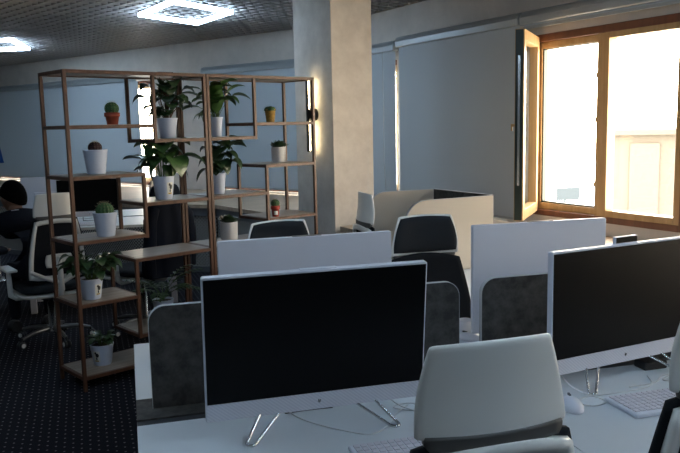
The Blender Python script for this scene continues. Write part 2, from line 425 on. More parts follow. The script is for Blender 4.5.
blind(R, 2.9, 6.2, 2.40, 1.35, 'unseen roller blind right of the open wooden window, half raised for more daylight')  # out of view, kept half up to let extra warm daylight in
# thin hanging cord by the slit
tag(MB().tube([R(-.60, -.12, 2.27), R(-.6, -.12, 1.2), R(-.6, -.10, .9)], .004, 6).build('blind_cord', 'cassette'), 'thin hanging pull cord beside the bright slit between two blinds', 'cord')

# ---- ceiling LED frames
def led(pts, label):
    pts = [Vector(p) for p in pts]; c = sum(pts, Vector()) / 4
    t = thing('ceiling_light', label, 'ceiling light', (c.x, c.y, ZC - .012), 0, 'square outline ceiling lights')
    mb = MB(); mb2 = MB()
    inner = [c + (p - c) * .90 for p in pts]
    for i in range(4):
        a, b = pts[i] - c, pts[(i + 1) % 4] - c; ai, bi = inner[i] - c, inner[(i + 1) % 4] - c
        mb.add([(*a.xy, -.03), (*b.xy, -.03), (*bi.xy, -.03), (*ai.xy, -.03), (*a.xy, .008), (*b.xy, .008), (*bi.xy, .008), (*ai.xy, .008)], [(0, 1, 2, 3), (4, 7, 6, 5), (0, 4, 5, 1), (3, 2, 6, 7), (1, 5, 6, 2), (0, 3, 7, 4)])
        A, B = (c + (pts[i] - c) * .95) - c, (c + (pts[(i + 1) % 4] - c) * .95) - c
        mb2.beam((*A.xy, .009), (*B.xy, .009), .05, .012)
    mb.build('diffuser', 'led', t); mb2.build('housing', 'rail', t)
    return t
led([(-1.90, 7.47, 0), (-1.463, 8.18, 0), (-.977, 7.42, 0), (-1.41, 6.71, 0)], 'glowing white outline ceiling light left of the column top')
led([(-4.09, 10.29, 0), (-3.86, 9.25, 0), (-4.81, 9.33, 0), (-5.04, 10.37, 0)], 'farther glowing ceiling light at the left edge of the photo')
for x, y in [(-1.4, 2.2), (1.5, -.9), (1.3, 1.5)]:  # out-of-view lamps, added to light the desks from above
    led([(x - .42, y, 0), (x, y + .62, 0), (x + .42, y, 0), (x, y - .62, 0)], 'unseen outline ceiling light added to brighten the desks')
tag(MB().box(-.05, .05, -.04, .04, -.07, 0).build('ceiling_box', 'cyan', bevel=.01, loc=(-2.50, 6.19, ZC - .0)), 'small pale blue box fixed under the ceiling grid', 'box')

# ------------------------------------------------------------------ wall sconce on the column
sp = cc(.295, 0); SC = fr((sp.x, sp.y), 2.0816 - PI)       # local -y away from column
t = thing('wall_sconce', 'black vertical bar sconce with round backplate glowing warm on the column', 'wall lamp', (sp.x, sp.y, 1.66), 2.0816 - PI)
MB().lathe([(.048, -.03), (.05, -.027), (.05, .0)], 32, mtx=rot_m('X', -PI / 2)).build('backplate', 'black', t, loc=(0, 0, 0))
MB().lathe([(.044, -.068), (.047, -.064), (.047, -.0302)], 28, mtx=rot_m('X', -PI / 2)).build('hub', 'black', t)
MB().box(-.010, .010, -.088, -.0685, -.31, .31).build('bar', 'black', t, bevel=.002)
MB().box(-.009, .009, -.068, -.061, .05, .30).box(-.009, .009, -.068, -.061, -.30, -.055).build('light_strip', 'warmled', t)

# ------------------------------------------------------------------ shelving racks
PW = .021
def rack(label, x_off, W, posts, shelves):
    o = K(x_off, 0); t = thing('shelving_unit', label, 'shelf unit', (o.x, o.y, 0), KA, 'open metal shelving units with plants')
    Dp = .3645
    for (a, z0, z1, both) in posts:
        for b in ((0, Dp - PW)): MB().box(a, a + PW, b, b + PW, z0, z1).build('post', 'copper', t, bevel=.0015, seg=1)
    for (a0, a1, z) in shelves:
        rim = MB(); zz0, zz1 = z - PW / 2, z + PW / 2
        rim.box(a0 + PW, a1 - PW, 0, PW, zz0, zz1); rim.box(a0 + PW, a1 - PW, Dp - PW, Dp, zz0, zz1)
        rim.box(a0, a0 + PW, PW, Dp - PW, zz0, zz1); rim.box(a1 - PW, a1, PW, Dp - PW, zz0, zz1)
        s = MB().box(a0 + PW - .001, a1 - PW + .001, PW - .001, Dp - PW + .001, z - .003, z + PW / 2 + .002).build('shelf', 'shelf', t)
        rim.build('shelf_frame', 'copper', s, bevel=.0015, seg=1)
    return t
W1 = .940
rack('left tall copper-brown open shelving unit nearest the white swivel chair', 0, W1,
     [(-.018, 0, 1.922, 1), (W1 - PW, 0, 1.922, 1), (.545, 1.4825, 1.915, 1), (.448, .89, 1.3, 1), (.365, .255, .765, 1)],
     [(-.018, W1, 1.9115), (-.018, .57, 1.59), (.545, W1, 1.495), (-.018, .473, 1.29), (.448, W1, 1.10), (-.018, .473, .905), (.365, W1, .755), (-.018, .39, .525), (.365, W1, .267), (-.018, W1, .08)])
rack('right tall copper-brown open shelving unit ending at the column', .945, .935,
     [(0, 0, 1.922, 1), (.935 - PW, 0, 1.922, 1), (.378, 1.4825, 1.915, 1), (.465, .89, 1.3, 1), (.55, .255, .765, 1)],
     [(0, .935, 1.9115), (.378, .935, 1.588), (0, .403, 1.495), (.465, .935, 1.29), (0, .49, 1.10), (.465, .935, .905), (0, .575, .755), (.55, .935, .525), (0, .575, .267), (0, .935, .08)])

# ------------------------------------------------------------------ plants
LW = 1.6
def leaf(mb, base, az, el, L_, W_, droop=.6, n=6, tipw=1.0):
    ca, sa = math.cos(az), math.sin(az); side = Vector((-sa, ca, 0)); p = Vector(base); pts = []; e = el
    step = L_ / n
    for i in range(n + 1):
        t = i / n; w = W_ * LW * math.sin(PI * min(1, t ** .75 * .97 + .03)) ** .8 * (1 if t < .5 else tipw)
        pts.append((p.copy(), w)); d = Vector((ca * math.cos(e), sa * math.cos(e), math.sin(e))); p = p + d * step; e -= droop / n
    vs = []
    for q, w in pts:
        vs += [q + side * w / 2 + Vector((0, 0, w * .18)), q, q - side * w / 2 + Vector((0, 0, w * .18))]
    fs = []
    for i in range(n): fs += [(3 * i, 3 * i + 1, 3 * i + 4, 3 * i + 3), (3 * i + 1, 3 * i + 2, 3 * i + 5, 3 * i + 4)]
    mb.add(vs, fs, True)
def stem_to(ms, a, b, r=.0025, bend=.02):
    a, b = Vector(a), Vector(b); m = (a + b) / 2 + Vector((0, 0, bend)); ms.tube([a, (a + m) / 2 + Vector((0, 0, bend * .3)), m, b], r, 6)
def pot_obj(t, kind, r, h):
    if kind == 'potlow':
        p = MB().lathe([(r * .90, 0), (r * .94, .005), (r * .99, h - .006), (r, h), (r * .92, h), (r * .90, h - .015), (r * .1, h - .018)], 36).build('pot', kind, t)
    elif kind == 'pot':
        prof = [(r * .70, 0), (r * .74, .004), (r * .97, h - .012), (r, h - .006), (r, h), (r * .93, h), (r * .90, h - .02), (r * .1, h - .022)]
        p = MB().lathe(prof, 36).build('pot', kind, t)
    elif kind == 'terra' or kind == 'red':
        prof = [(r * .68, 0), (r * .7, .002), (r * .84, h * .66), (r * .98, h * .67), (r, h * .7), (r, h), (r * .9, h), (r * .88, h - .01), (r * .1, h - .012)]
        p = MB().lathe(prof, 30).build('pot', kind, t)
    else:
        prof = [(r * .7, 0)] + [(r * (.7 + .24 * i / 8) + (.0018 if i % 2 else 0), h * .9 * i / 8) for i in range(1, 9)] + [(r, h * .92), (r, h), (r * .9, h), (r * .1, h - .01)]
        p = MB().lathe(prof, 30).build('pot', kind, t)
    MB().lathe([(r * .89, h - .012), (r * .5, h - .006), (r * .05, h - .004)], 24).build('soil', 'soil', t)
    return p
def sticker(p, r, h, az):
    # small picture label curved onto the pot wall
    def q(u, v, off):
        z = h * .22 + v * h * .52; rr = r * (.74 + .23 * z / h) + off; a = az + (u - .5) * .7
        return (rr * math.cos(a), rr * math.sin(a), z)
    s = MB().sheet(lambda u, v: q(u, v, .0012), 6, 6).build('sticker', 'sticker', p)
    m = MB()
    for (cu, cv, ru, rv) in ((.62, .62, .26, .2), (.40, .82, .16, .12), (.5, .30, .12, .14)):
        m.add([q(cu, cv, .002)] + [q(cu + ru * math.cos(2 * PI * k / 12), cv + rv * math.sin(2 * PI * k / 12), .002) for k in range(12)], [(0, 1 + k, 1 + (k + 1) % 12) for k in range(12)])
    m.build('sticker_figure', 'black', s)
    m = MB(); m.sheet(lambda u, v: q(.2 + u * .6, .02 + v * .12, .0022), 4, 2); m.build('sticker_band', 'gold', s)
def plant(name, label, cat, a, b, zs, kind, w, h, fol, az_st=None):
    o = K(a, b); t = thing(name, label, cat, (o.x, o.y, zs + PW / 2 + .002), 0)
    r = w / 2; p = pot_obj(t, kind, r, h)
    if az_st is not None: sticker(p, r, h, az_st)
    fol(t, r, h)
    return t
def ball_cactus(rad, m='cactus', sink=.35, ribs=14):
    def f(t, r, h):
        mb = MB(); n = ribs * 4; vs = []; fs = []; rings = 12
        cz = h - .01 + rad * (1 - sink)
        for j in range(rings + 1):
            ph = -PI / 2 + PI * j / rings
            for k in range(n):
                a = 2 * PI * k / n; rr = rad * (1 + .07 * math.cos(ribs * a)) * math.cos(ph)
                vs.append((rr * math.cos(a), rr * math.sin(a), cz + rad * .95 * math.sin(ph)))
        for j in range(rings):
            for k in range(n): fs.append((j * n + k, j * n + (k + 1) % n, (j + 1) * n + (k + 1) % n, (j + 1) * n + k))
        mb.add(vs, fs, True); o = mb.build('cactus_body', m, t)
        sp = MB()
        for k in range(ribs):
            for j in range(2, 9):
                ph = -PI / 2 + PI * (j + .5) / 10; a = 2 * PI * k / ribs
                d = Vector((math.cos(a) * math.cos(ph), math.sin(a) * math.cos(ph), math.sin(ph))); p = Vector((0, 0, cz)) + d * rad * 1.05
                for e in (-.6, 0, .6):
                    dd = (d + Vector((-math.sin(a), math.cos(a), .3 * e)) * e).normalized(); s = Vector((-d.y, d.x, 0)) * .0013
                    sp.add([p - s, p + s, p + dd * rad * .34], [(0, 1, 2)])
        sp.build('spines', 'spine', o)
    return f
def multi_cactus(rad, cnt, m='cactus'):
    def f(t, r, h):
        mb = MB(); rnd = random.Random(3)
        for i in range(cnt):
            a = 2 * PI * i / cnt + .3; d = r * .42 if cnt > 1 else 0; rr = rad * rnd.uniform(.8, 1.05); c = (d * math.cos(a), d * math.sin(a), h - .012)
            mb.lathe([(rr * math.cos(q) * (1 + .0 * q), rr * 1.1 * math.sin(q)) for q in [0, .3, .6, .9, 1.2, 1.5]], 18, c)
        mb.build('cactus_body', m, t)
    return f
def rosette(n, L_, W_, m='leafd', lift=.9):
    def f(t, r, h):
        mb = MB(); rnd = random.Random(n)
        for i in range(n):
            a = i * 2.4; k = i / n; d = r * .6 * (1 - k)
            leaf(mb, (d * math.cos(a), d * math.sin(a), h - .008), a, lift * (.45 + .8 * k), L_ * rnd.uniform(.8, 1.1), W_, -.35, 4)
        mb.build('foliage', m, t)
    return f
def leafy(specs, m='leaf', stemm='stem'):
    """specs: (az, stem reach, stem height, leaf length, width, elevation, droop)"""
    def f(t, r, h):
        mb = MB(); ms = MB(); rn = random.Random(len(specs)); extra = []
        if len(specs) < 20 and len(specs) > 3:
            for (az, re, hi, L_, W_, el, dr) in specs:
                extra += [(az + rn.uniform(-.6, .6), re * rn.uniform(.3, .85), hi * rn.uniform(.55, 1), L_ * rn.uniform(.6, .85), W_ * .85, el - rn.uniform(.1, .5), dr * 1.2) for _ in range(2)]
        for (az, re, hi, L_, W_, el, dr) in list(specs) + extra:
            b = (r * .25 * math.cos(az), r * .25 * math.sin(az), h - .012); e = (re * math.cos(az), re * math.sin(az), h + hi)
            stem_to(ms, b, e, .002, .015); leaf(mb, e, az, el, L_, W_, dr)
        ms.build('stems', stemm, t); mb.build('foliage', m, t)
    return f
def rnd_specs(seed, n, re, hi, L_, W_, el, dr, zlow=0):
    rn = random.Random(seed); out = []
    for i in range(n):
        az = i * 2.4 + rn.uniform(-.3, .3); k = rn.random()
        out.append((az, re * rn.uniform(.4, 1), zlow + (hi - zlow) * (.25 + .75 * k), L_ * rn.uniform(.75, 1.15), W_ * rn.uniform(.8, 1.15), rn.uniform(el - .4, el + .4), dr * rn.uniform(.7, 1.2)))
    return out
CAM = -PI / 2      # direction towards the camera
CR = 0.0           # picture right
plant('potted_cactus', 'round ribbed cactus in a terracotta pot on the upper left shelf', 'cactus', .342, .15, 1.59, 'terra', .096, .074, ball_cactus(.042, sink=.15))
plant('potted_cactus', 'dark reddish low cactus in a white pot under the terracotta one', 'cactus', .226, .17, 1.29, 'pot', .149, .150, ball_cactus(.040, 'cactusr', sink=.45))
plant('potted_cactus', 'low spiny green cactus in a white pot in front of the far monitor', 'cactus', .240, .12, .905, 'pot', .149, .149, ball_cactus(.052, sink=.62))
plant('potted_plant', 'bushy dark green plant in a sticker pot on the left unit, second shelf up', 'plant', .125, .13, .525, 'pot', .146, .130,
      lambda t, r, h: (leafy(rnd_specs(5, 46, .12, .15, .095, .05, .2, 1.3, .01), 'leafd')(t, r, h), leafy([(2.4, .085, .10, .035, .03, 1.2, .2), (2.9, .075, .055, .03, .03, 1.2, .2)], 'sticker')(t, r, h)), -.55)
plant('potted_plant', 'small drooping plant in a sticker pot on the lowest shelf', 'plant', .190, .18, .08, 'pot', .147, .134, leafy(rnd_specs(8, 24, .05, .05, .07, .03, .3, 1.2), 'leafd'), -1.85)
plant('potted_plant', 'plant with pointed drooping leaves in a white pot, top left unit', 'plant', .732, .16, 1.495, 'pot', .135, .132,
      leafy([(2.9, .10, .20, .10, .07, .5, 1.9), (3.3, .13, .13, .11, .075, .3, 1.8), (2.6, .05, .27, .07, .05, .4, 1.9), (.2, .05, .26, .09, .07, .3, 1.8), (.1, .11, .18, .10, .07, .4, 1.9), (-.4, .08, .12, .10, .07, .3, 1.6),
             (-1.4, .03, .20, .10, .08, .3, 1.8), (-1.9, .07, .12, .09, .07, .3, 1.7), (3.6, .09, .07, .09, .06, .2, 1.8), (.5, .10, .09, .09, .06, .3, 1.7), (1.5, .05, .2, .09, .07, .4, 1.7), (-2.3, .05, .05, .08, .06, .3, 1.6),
             (-.9, .06, .23, .09, .07, .2, 1.8), (2.2, .04, .17, .09, .07, .3, 1.8), (-1.2, .05, .04, .08, .06, .5, 1.5), (3.05, .06, .03, .08, .05, .2, 1.6)], 'leafd', 'stemb'))
plant('potted_plant', 'plant with broad striped leaves on thick stems in a white sticker pot', 'plant', .663, .13, 1.10, 'pot', .145, .151,
      leafy([(3.0, .11, .10, .17, .085, .35, .7), (3.5, .06, .11, .17, .10, -.2, 1.5), (.1, .13, .13, .17, .085, -.05, .8), (-.5, .09, .12, .15, .13, -.6, 1.2), (2.2, .04, .19, .16, .10, .3, .9), (.7, .05, .20, .17, .11, .4, 1.1),
             (-1.8, .03, .17, .15, .11, .3, 1.4), (-1.3, .04, .20, .16, .10, .2, 1.3), (1.6, .06, .18, .15, .1, .5, .8), (-2.6, .06, .2, .13, .09, .3, .9)], 'leaf'), -.65)
plant('potted_plant', 'tall plant with long pointed leaves behind the double post, top shelf', 'plant', 1.106, .15, 1.495, 'pot', .090, .135,
      leafy([(3.1, .09, .12, .17, .06, .7, 1.1), (2.95, .12, .07, .15, .06, .1, .7), (3.4, .07, .02, .13, .05, .1, 1.8), (3.0, .10, .19, .15, .04, .3, .8), (2.8, .09, .26, .12, .035, .3, .8), (0, .08, .15, .15, .06, .9, 1.2),
             (.15, .11, .14, .15, .065, .2, 1.0), (-.3, .05, .2, .14, .06, .7, 1.0), (-1.4, .03, .12, .15, .065, 1.1, 1.0), (1.5, .03, .18, .14, .06, .9, .9), (-1.9, .02, .04, .14, .06, 1.3, .6), (-1, .03, .05, .15, .055, 1.35, .5), (.3, .07, .24, .10, .04, .4, .9)], 'leafb'))
plant('potted_plant', 'plant with heart-shaped leaves behind the double post, middle shelf', 'plant', 1.106, .15, 1.10, 'pot', .098, .147,
      leafy([(3.1, .07, .17, .07, .06, .2, 1.8), (3.3, .07, .10, .11, .09, -.2, 1.6), (3.0, .08, .03, .13, .06, -.5, .9), (-1.6, .03, .16, .11, .10, .1, 1.6), (0, .08, .18, .13, .11, .3, .9), (.2, .06, .22, .13, .11, .2, .8),
             (-.2, .09, .08, .11, .09, -.1, 1.3), (-1.2, .03, .08, .10, .08, .1, 1.5), (1.6, .04, .20, .11, .1, .4, 1.2), (2.2, .05, .2, .09, .08, .4, 1.5), (-2.2, .03, .04, .08, .07, .2, 1.2)], 'leafd'))
plant('potted_cactus', 'small green cactus in a ridged ochre pot on the right unit', 'cactus', 1.576, .15, 1.588, 'ochre', .082, .095, multi_cactus(.032, 4))
plant('potted_succulent', 'dark leafy succulent in a white pot below the ochre one', 'plant', 1.682, .20, 1.29, 'potlow', .112, .115, rosette(26, .06, .028))
plant('potted_cactus', 'round cactus in a glossy red pot with white label', 'cactus', 1.525, .06, .905, 'red', .068, .08, ball_cactus(.031, sink=.15))
o = [x for x in C.objects if x.name.startswith('potted_cactus')][-1]
MB().sheet(lambda u, v: (.0285 * math.cos(-1.9 + u * 1.1), .0285 * math.sin(-1.9 + u * 1.1), .014 + v * .028), 6, 2).build('pot_label', 'sticker', [c for c in o.children if c.name.startswith('pot')][0])
plant('potted_succulent', 'dark succulent in a pale cylindrical pot left of the low headrest', 'plant', 1.221, .22, .755, 'potlow', .13, .130, rosette(28, .065, .032))
def palm(t, r, h):
    mb = MB(); ms = MB(); rn = random.Random(4)
    for i in range(9):
        az = i * 2.4; el = rn.uniform(.8, 1.35); p = Vector((0, 0, h - .012)); pts = [p.copy()]; Lf = rn.uniform(.26, .36); e = el
        for k in range(10):
            p = p + Vector((math.cos(az) * math.cos(e), math.sin(az) * math.cos(e), math.sin(e))) * Lf / 10; e -= .13; pts.append(p.copy())
            if k > 2:
                for s in (-1, 1): leaf(mb, p, az + s * .9, e * .4, .10 * (1.1 - k / 14), .014, .5, 3)
        ms.tube(pts, .002, 5)
    ms.build('stems', 'stem', t); mb.build('foliage', 'leafd', t)
plant('potted_palm', 'feathery fern palm in a white pot low behind the concrete divider', 'plant', .652, .20, .267, 'pot', .142, .15, palm)
# black flat box on top of the rack
p = K(.80, .30)
tag(MB().box(-.055, .055, -.04, .04, 0, .022).build('flat_box', 'black', bevel=.003, loc=(p.x, p.y, 1.925), rotz=KA), 'small flat black box lying on top of the left shelving unit', 'box')

# ------------------------------------------------------------------ desks
def rpanel(x0, x1, z0, z1, r0, r1, n=8):   # outline in xz with rounded top corners
    pts = [(x0, z0), (x1, z0)]
    pts += [(x1 - r1 + r1 * math.cos(a), z1 - r1 + r1 * math.sin(a)) for a in [PI / 2 * k / n for k in range(n + 1)]] if r1 else [(x1, z1)]
    pts += [(x0 + r0 - r0 * math.sin(a), z1 - r0 + r0 * math.cos(a)) for a in [PI / 2 * k / n for k in range(n + 1)]] if r0 else [(x0, z1)]
    return pts
XZ = Matrix(((1, 0, 0, 0), (0, 0, 1, 0), (0, 1, 0, 0), (0, 0, 0, 1)))  # xy poly -> xz, extrude along y
def panel_rim(mb, pts, y0, y1, t=.0015):
    # thin edging ring around a panel outline
    n = len(pts); cx = sum(p[0] for p in pts) / n; cz = sum(p[1] for p in pts) / n
    for i in range(1, n):
        a, b = pts[i], pts[(i + 1) % n]
        def out(p, e): return (p[0] + (e if p[0] > cx else -e), p[1] + (e if p[1] > cz else 0))
        ao, bo = out(a, t), out(b, t)
        mb.add([(a[0], y0, a[1]), (b[0], y0, b[1]), (bo[0], y0, bo[1]), (ao[0], y0, ao[1]), (a[0], y1, a[1]), (b[0], y1, b[1]), (bo[0], y1, bo[1]), (ao[0], y1, ao[1])],
               [(0, 1, 2, 3), (4, 7, 6, 5), (0, 4, 5, 1), (3, 2, 6, 7), (0, 3, 7, 4), (1, 5, 6, 2)])
def desk(label, F, ang, x0, x1, y0, y1, grp, zt=.74):
    o = F(x0, y0); t = thing('desk', label, 'desk', (o.x, o.y, 0), ang, grp)
    W, Dp = x1 - x0, y1 - y0
    MB().box(0.001, W - .001, 0.001, Dp - .001, zt - .025, zt).build('desktop', 'desk', t, bevel=.002)
    for x in (.04, W - .09):
        g = MB(); g.box(x, x + .05, .06, Dp - .06, zt - .065, zt - .026); g.box(x, x + .05, .06, .11, .0, zt - .065); g.box(x, x + .05, Dp - .11, Dp - .06, 0, zt - .065)
        g.build('leg_frame', 'white', t, bevel=.003)
    return t
def divider(label, F, ang, x0, x1, yc, grp, px0, px1):
    o = F(x0, yc); t = thing('desk_divider', label, 'desk divider', (o.x, o.y, 0), ang, grp)
    W = x1 - x0
    pts = rpanel(px0 - x0, px1 - x0, .7422, 1.052, .05, .05)
    MB().prism(pts, -.009, .009, XZ).build('panel', 'concrete', t)
    rm = MB(); panel_rim(rm, pts, -.0092, .0092); rm.build('edge_band', 'edge', t)
    MB().box(0.001, W - .001, -.087, .083, .722, .742).build('base_board', 'concrete', t)
    MB().box(0.001, W - .001, -.122, -.088, .712, .738).build('metal_rail', 'rail', t, bevel=.002)
    return t
GD = 'white desks of the near row'
desk('white desk in the foreground holding the left large monitor', D, TH, 0, 1.08, -.78, 0, GD)
desk('white desk at the lower right under the second large monitor', D, TH, 1.08, 2.2, -.78, 0, GD)
desk('white desk behind the left concrete divider', D, TH, 0, 1.08, .212, .85, GD)
desk('white desk behind the right concrete divider', D, TH, 1.08, 2.2, .212, .85, GD)
divider('dark concrete-look divider panel behind the left large monitor', D, TH, 0, 1.08, .125, 'concrete dividers of the near row', .05, 1.045)
divider('dark concrete-look divider panel behind the right large monitor', D, TH, 1.08, 2.2, .125, 'concrete dividers of the near row', 1.128, 2.15)

# ------------------------------------------------------------------ all-in-one computers
def aio(label, F, ang, x, y, flip, s=1.0, zt=.74, cam_up=False, tilt=.0, w=.614, hz=.397, extra=0, grp='white all-in-one computers'):
    """local origin: centre bottom on the desk, screen faces local -y"""
    o = F(x, y); t = thing('all_in_one_computer', label, 'computer', (o.x, o.y, zt), ang + (PI if flip else 0) + extra, grp)
    z0 = .052; z1 = z0 + hz; hw = w / 2; ch = .050
    body = MB().prism(rpanel(-hw, hw, z0, z1, .006, .006, 4), 0, .022, XZ)
    h = body.build('housing', 'white', t, bevel=.002)
    MB().box(-hw + .004, hw - .004, -.0015, .0, z0 + ch, z1 - .006).build('screen', 'screen', t)
    MB().box(-hw + .002, hw - .002, -.0025, .0, z0 + .001, z0 + ch - .001).build('chin', 'chin', t)
    # mark on the chin: two small slanted italic letters in a dark tone
    m = MB(); yq = -.0032; SCL = .7
    def st(x0, za, x1, zb, wd=.0012): m.beam((x0 * SCL, yq, zc + (za - zc) * SCL), (x1 * SCL, yq, zc + (zb - zc) * SCL), .0008, wd, up=(1, 0, 0))
    zc = z0 + ch * .5; k = .0045
    st(-.0045, zc - k, -.001, zc + k * 1.8); st(-.003, zc + k, .0005, zc + k); st(.0005, zc + k, -.0012, zc - k)
    st(.0005, zc - k * 1.9, .004, zc + k); st(.0035, zc + k, .0075, zc + k); st(.0075, zc + k, .0058, zc - k); st(.0022, zc - k, .0058, zc - k)
    m.build('emblem', 'rail', t)
    # back bulge
    MB().box(-hw * .6, hw * .6, .0215, .034, z0 + .03, z0 + .20).build('back_cover', 'white', t, bevel=.008)
    MB().box(-.05, .05, .004, .02, z1 + .0002, z1 + .0022).build('camera_slot', 'rail' if flip else 'white', t)
    if cam_up:
        c = MB().box(-.0475, .0475, .006, .019, z1 + .002, z1 + .0235).build('pop_up_camera', 'white', t, bevel=.002)
        MB().box(-.0445, .0445, .0045, .006, z1 + .004, z1 + .0215).build('camera_face', 'screen', c)
    for ch_ in list(t.children):
        ch_.rotation_euler.x = tilt; ch_.location = (0, z0 * math.sin(tilt), z0 * (1 - math.cos(tilt)))
    # hairpin wire feet
    for sgn in (-1, 1):
        fx = sgn * .205; g = MB(); tx = fx - sgn * .055
        pts = [(tx, .03, z0 + .03)]
        a = Vector((tx - sgn * .0, .02, z0 + .02)); bpt = Vector((fx + sgn * .008, -.062, .0045)); c2 = Vector((fx - sgn * .004, -.078, .0045)); c3 = Vector((fx - sgn * .018, -.066, .0045)); e = Vector((tx - sgn * .068, .028, z0 + .02))
        g.tube([a, a.lerp(bpt, .5), a.lerp(bpt, .93), bpt, (fx + sgn * .006, -.072, .0045), c2, (fx - sgn * .012, -.075, .0045), c3, c3.lerp(e, .07), c3.lerp(e, .5), e], .0042, 8)
        g.build('wire_foot', 'metal', t)
    # rear wire brace down to the desk
    g = MB(); g.tube([(-.06, .035, z0 + .06), (-.07, .12, .0045), (.07, .12, .0045), (.06, .035, z0 + .06)], .0042, 8); g.build('rear_brace', 'rail', t)
    return t
aio('large white all-in-one with black screen and hairpin feet, left foreground', D, TH, .489, -.170, False, tilt=.11, w=.618, hz=.402)
aio('large white all-in-one with raised pop-up camera, right foreground', D, TH, 1.527, -.100, False, cam_up=True, hz=.386, extra=.18)
aio('blank white back of an all-in-one behind the left large screen', D, TH, .585, .345, True, w=.60, hz=.41)
aio('blank white back of an all-in-one left of the right large screen', D, TH, 1.488, .375, True, w=.550, hz=.405, extra=-.02)

# ------------------------------------------------------------------ keyboards, mice, cables
def keyboard(label, loc, rz, w=.43, d=.15, z=.74):
    t = thing('keyboard', label, 'keyboard', (loc[0], loc[1], z), rz, 'white keyboards')
    MB().box(-w / 2, w / 2, -d / 2, d / 2, .001, .013).build('keyboard_body', 'white', t, bevel=.004)
    k = MB(); rows = [15, 15, 14, 13, 11]; p = .0185
    for r_ in range(6):
        y = d / 2 - .016 - r_ * .0215
        n = int((w - .02) / p)
        for i in range(n):
            if r_ == 5 and 5 < i < 10: continue
            x = -w / 2 + .012 + i * (w - .022) / n
            k.box(x, x + .0145, y - .0085, y + .0085, .013, .0165)
    k.build('keys', 'keys', t)
    return t
kp = D(.735, -.42); keyboard('white keyboard mostly hidden by the foreground headrest', kp, TH)
kp = D(1.553, -.336); keyboard('white keyboard on the desk at lower right', kp, TH)
def mouse(label, loc, rz, z=.74):
    t = thing('computer_mouse', label, 'mouse', (loc[0], loc[1], z), rz)
    vs = []; fs = []; n, m = 20, 8
    mb = MB()
    def f(u, v):
        a = 2 * PI * u; ph = v * PI / 2; return (.031 * math.cos(a) * math.cos(ph), .056 * math.sin(a) * math.cos(ph) ** .9, .001 + .029 * math.sin(ph))
    mb.sheet(f, 24, 8); mb.build('shell', 'white', t)
    MB().box(-.003, .003, .02, .04, .025, .031).build('scroll_wheel', 'rail', t)
    return t
p = D(1.222, -.275); mouse('white computer mouse right of the foreground headrest', p, TH - .3)
p = D(1.25, .45); mouse('white mouse lying on the far desk in the gap between dividers', p, TH + .5)
p = D(1.285, .58); tag(MB().lathe([(.022, 0), (.03, .004), (.031, .03), (.030, .045), (.026, .047), (.004, .03)], 24).build('small_cup', 'white', loc=(p.x, p.y, .74)), 'small white cup on the far desk in the gap between dividers', 'cup')
def cable(label, pts, r=.0022):
    P = [D(*q) if len(q) == 3 else D(q[0], q[1], .7425) for q in pts]
    # smooth
    out = []
    for i in range(len(P) - 1):
        p0, p1, p2, p3 = P[max(i - 1, 0)], P[i], P[i + 1], P[min(i + 2, len(P) - 1)]
        for k in range(6):
            t = k / 6; out.append(.5 * ((2 * p1) + (p2 - p0) * t + (2 * p0 - 5 * p1 + 4 * p2 - p3) * t * t + (3 * p1 - p0 - 3 * p2 + p3) * t ** 3))
    out.append(P[-1]); tag(MB().tube(out, r, 6).build('cable', 'cable'), label, 'cable')
cable('thin white cable curving under the left large monitor', [(.40, -.13, .79), (.44, -.16, .765), (.52, -.20), (.60, -.27), (.66, -.24), (.72, -.16), (.78, -.10)])
cable('white cable tangle right of the left monitor foot', [(.70, -.13, .79), (.74, -.15, .76), (.80, -.17), (.84, -.13), (.78, -.09), (.73, -.11), (.80, -.16), (.90, -.14)])
cable('white cable looping by the left foot of the right monitor', [(1.27, -.13, .79), (1.29, -.17, .76), (1.33, -.22), (1.34, -.27), (1.29, -.29), (1.26, -.26), (1.30, -.22), (1.42, -.22), (1.55, -.20), (1.60, -.12)])
cable('white cable bundle behind the right keyboard', [(1.70, -.12, .79), (1.68, -.15, .76), (1.62, -.17), (1.70, -.20), (1.76, -.16), (1.66, -.13), (1.58, -.18), (1.48, -.19)])
p = D(1.67, .0 - .045); tag(MB().box(-.045, .045, -.03, .03, 0, .028).build('power_adapter', 'black', bevel=.006, loc=(p.x, p.y, .74), rotz=TH), 'black power adapter under the right large monitor', 'adapter')

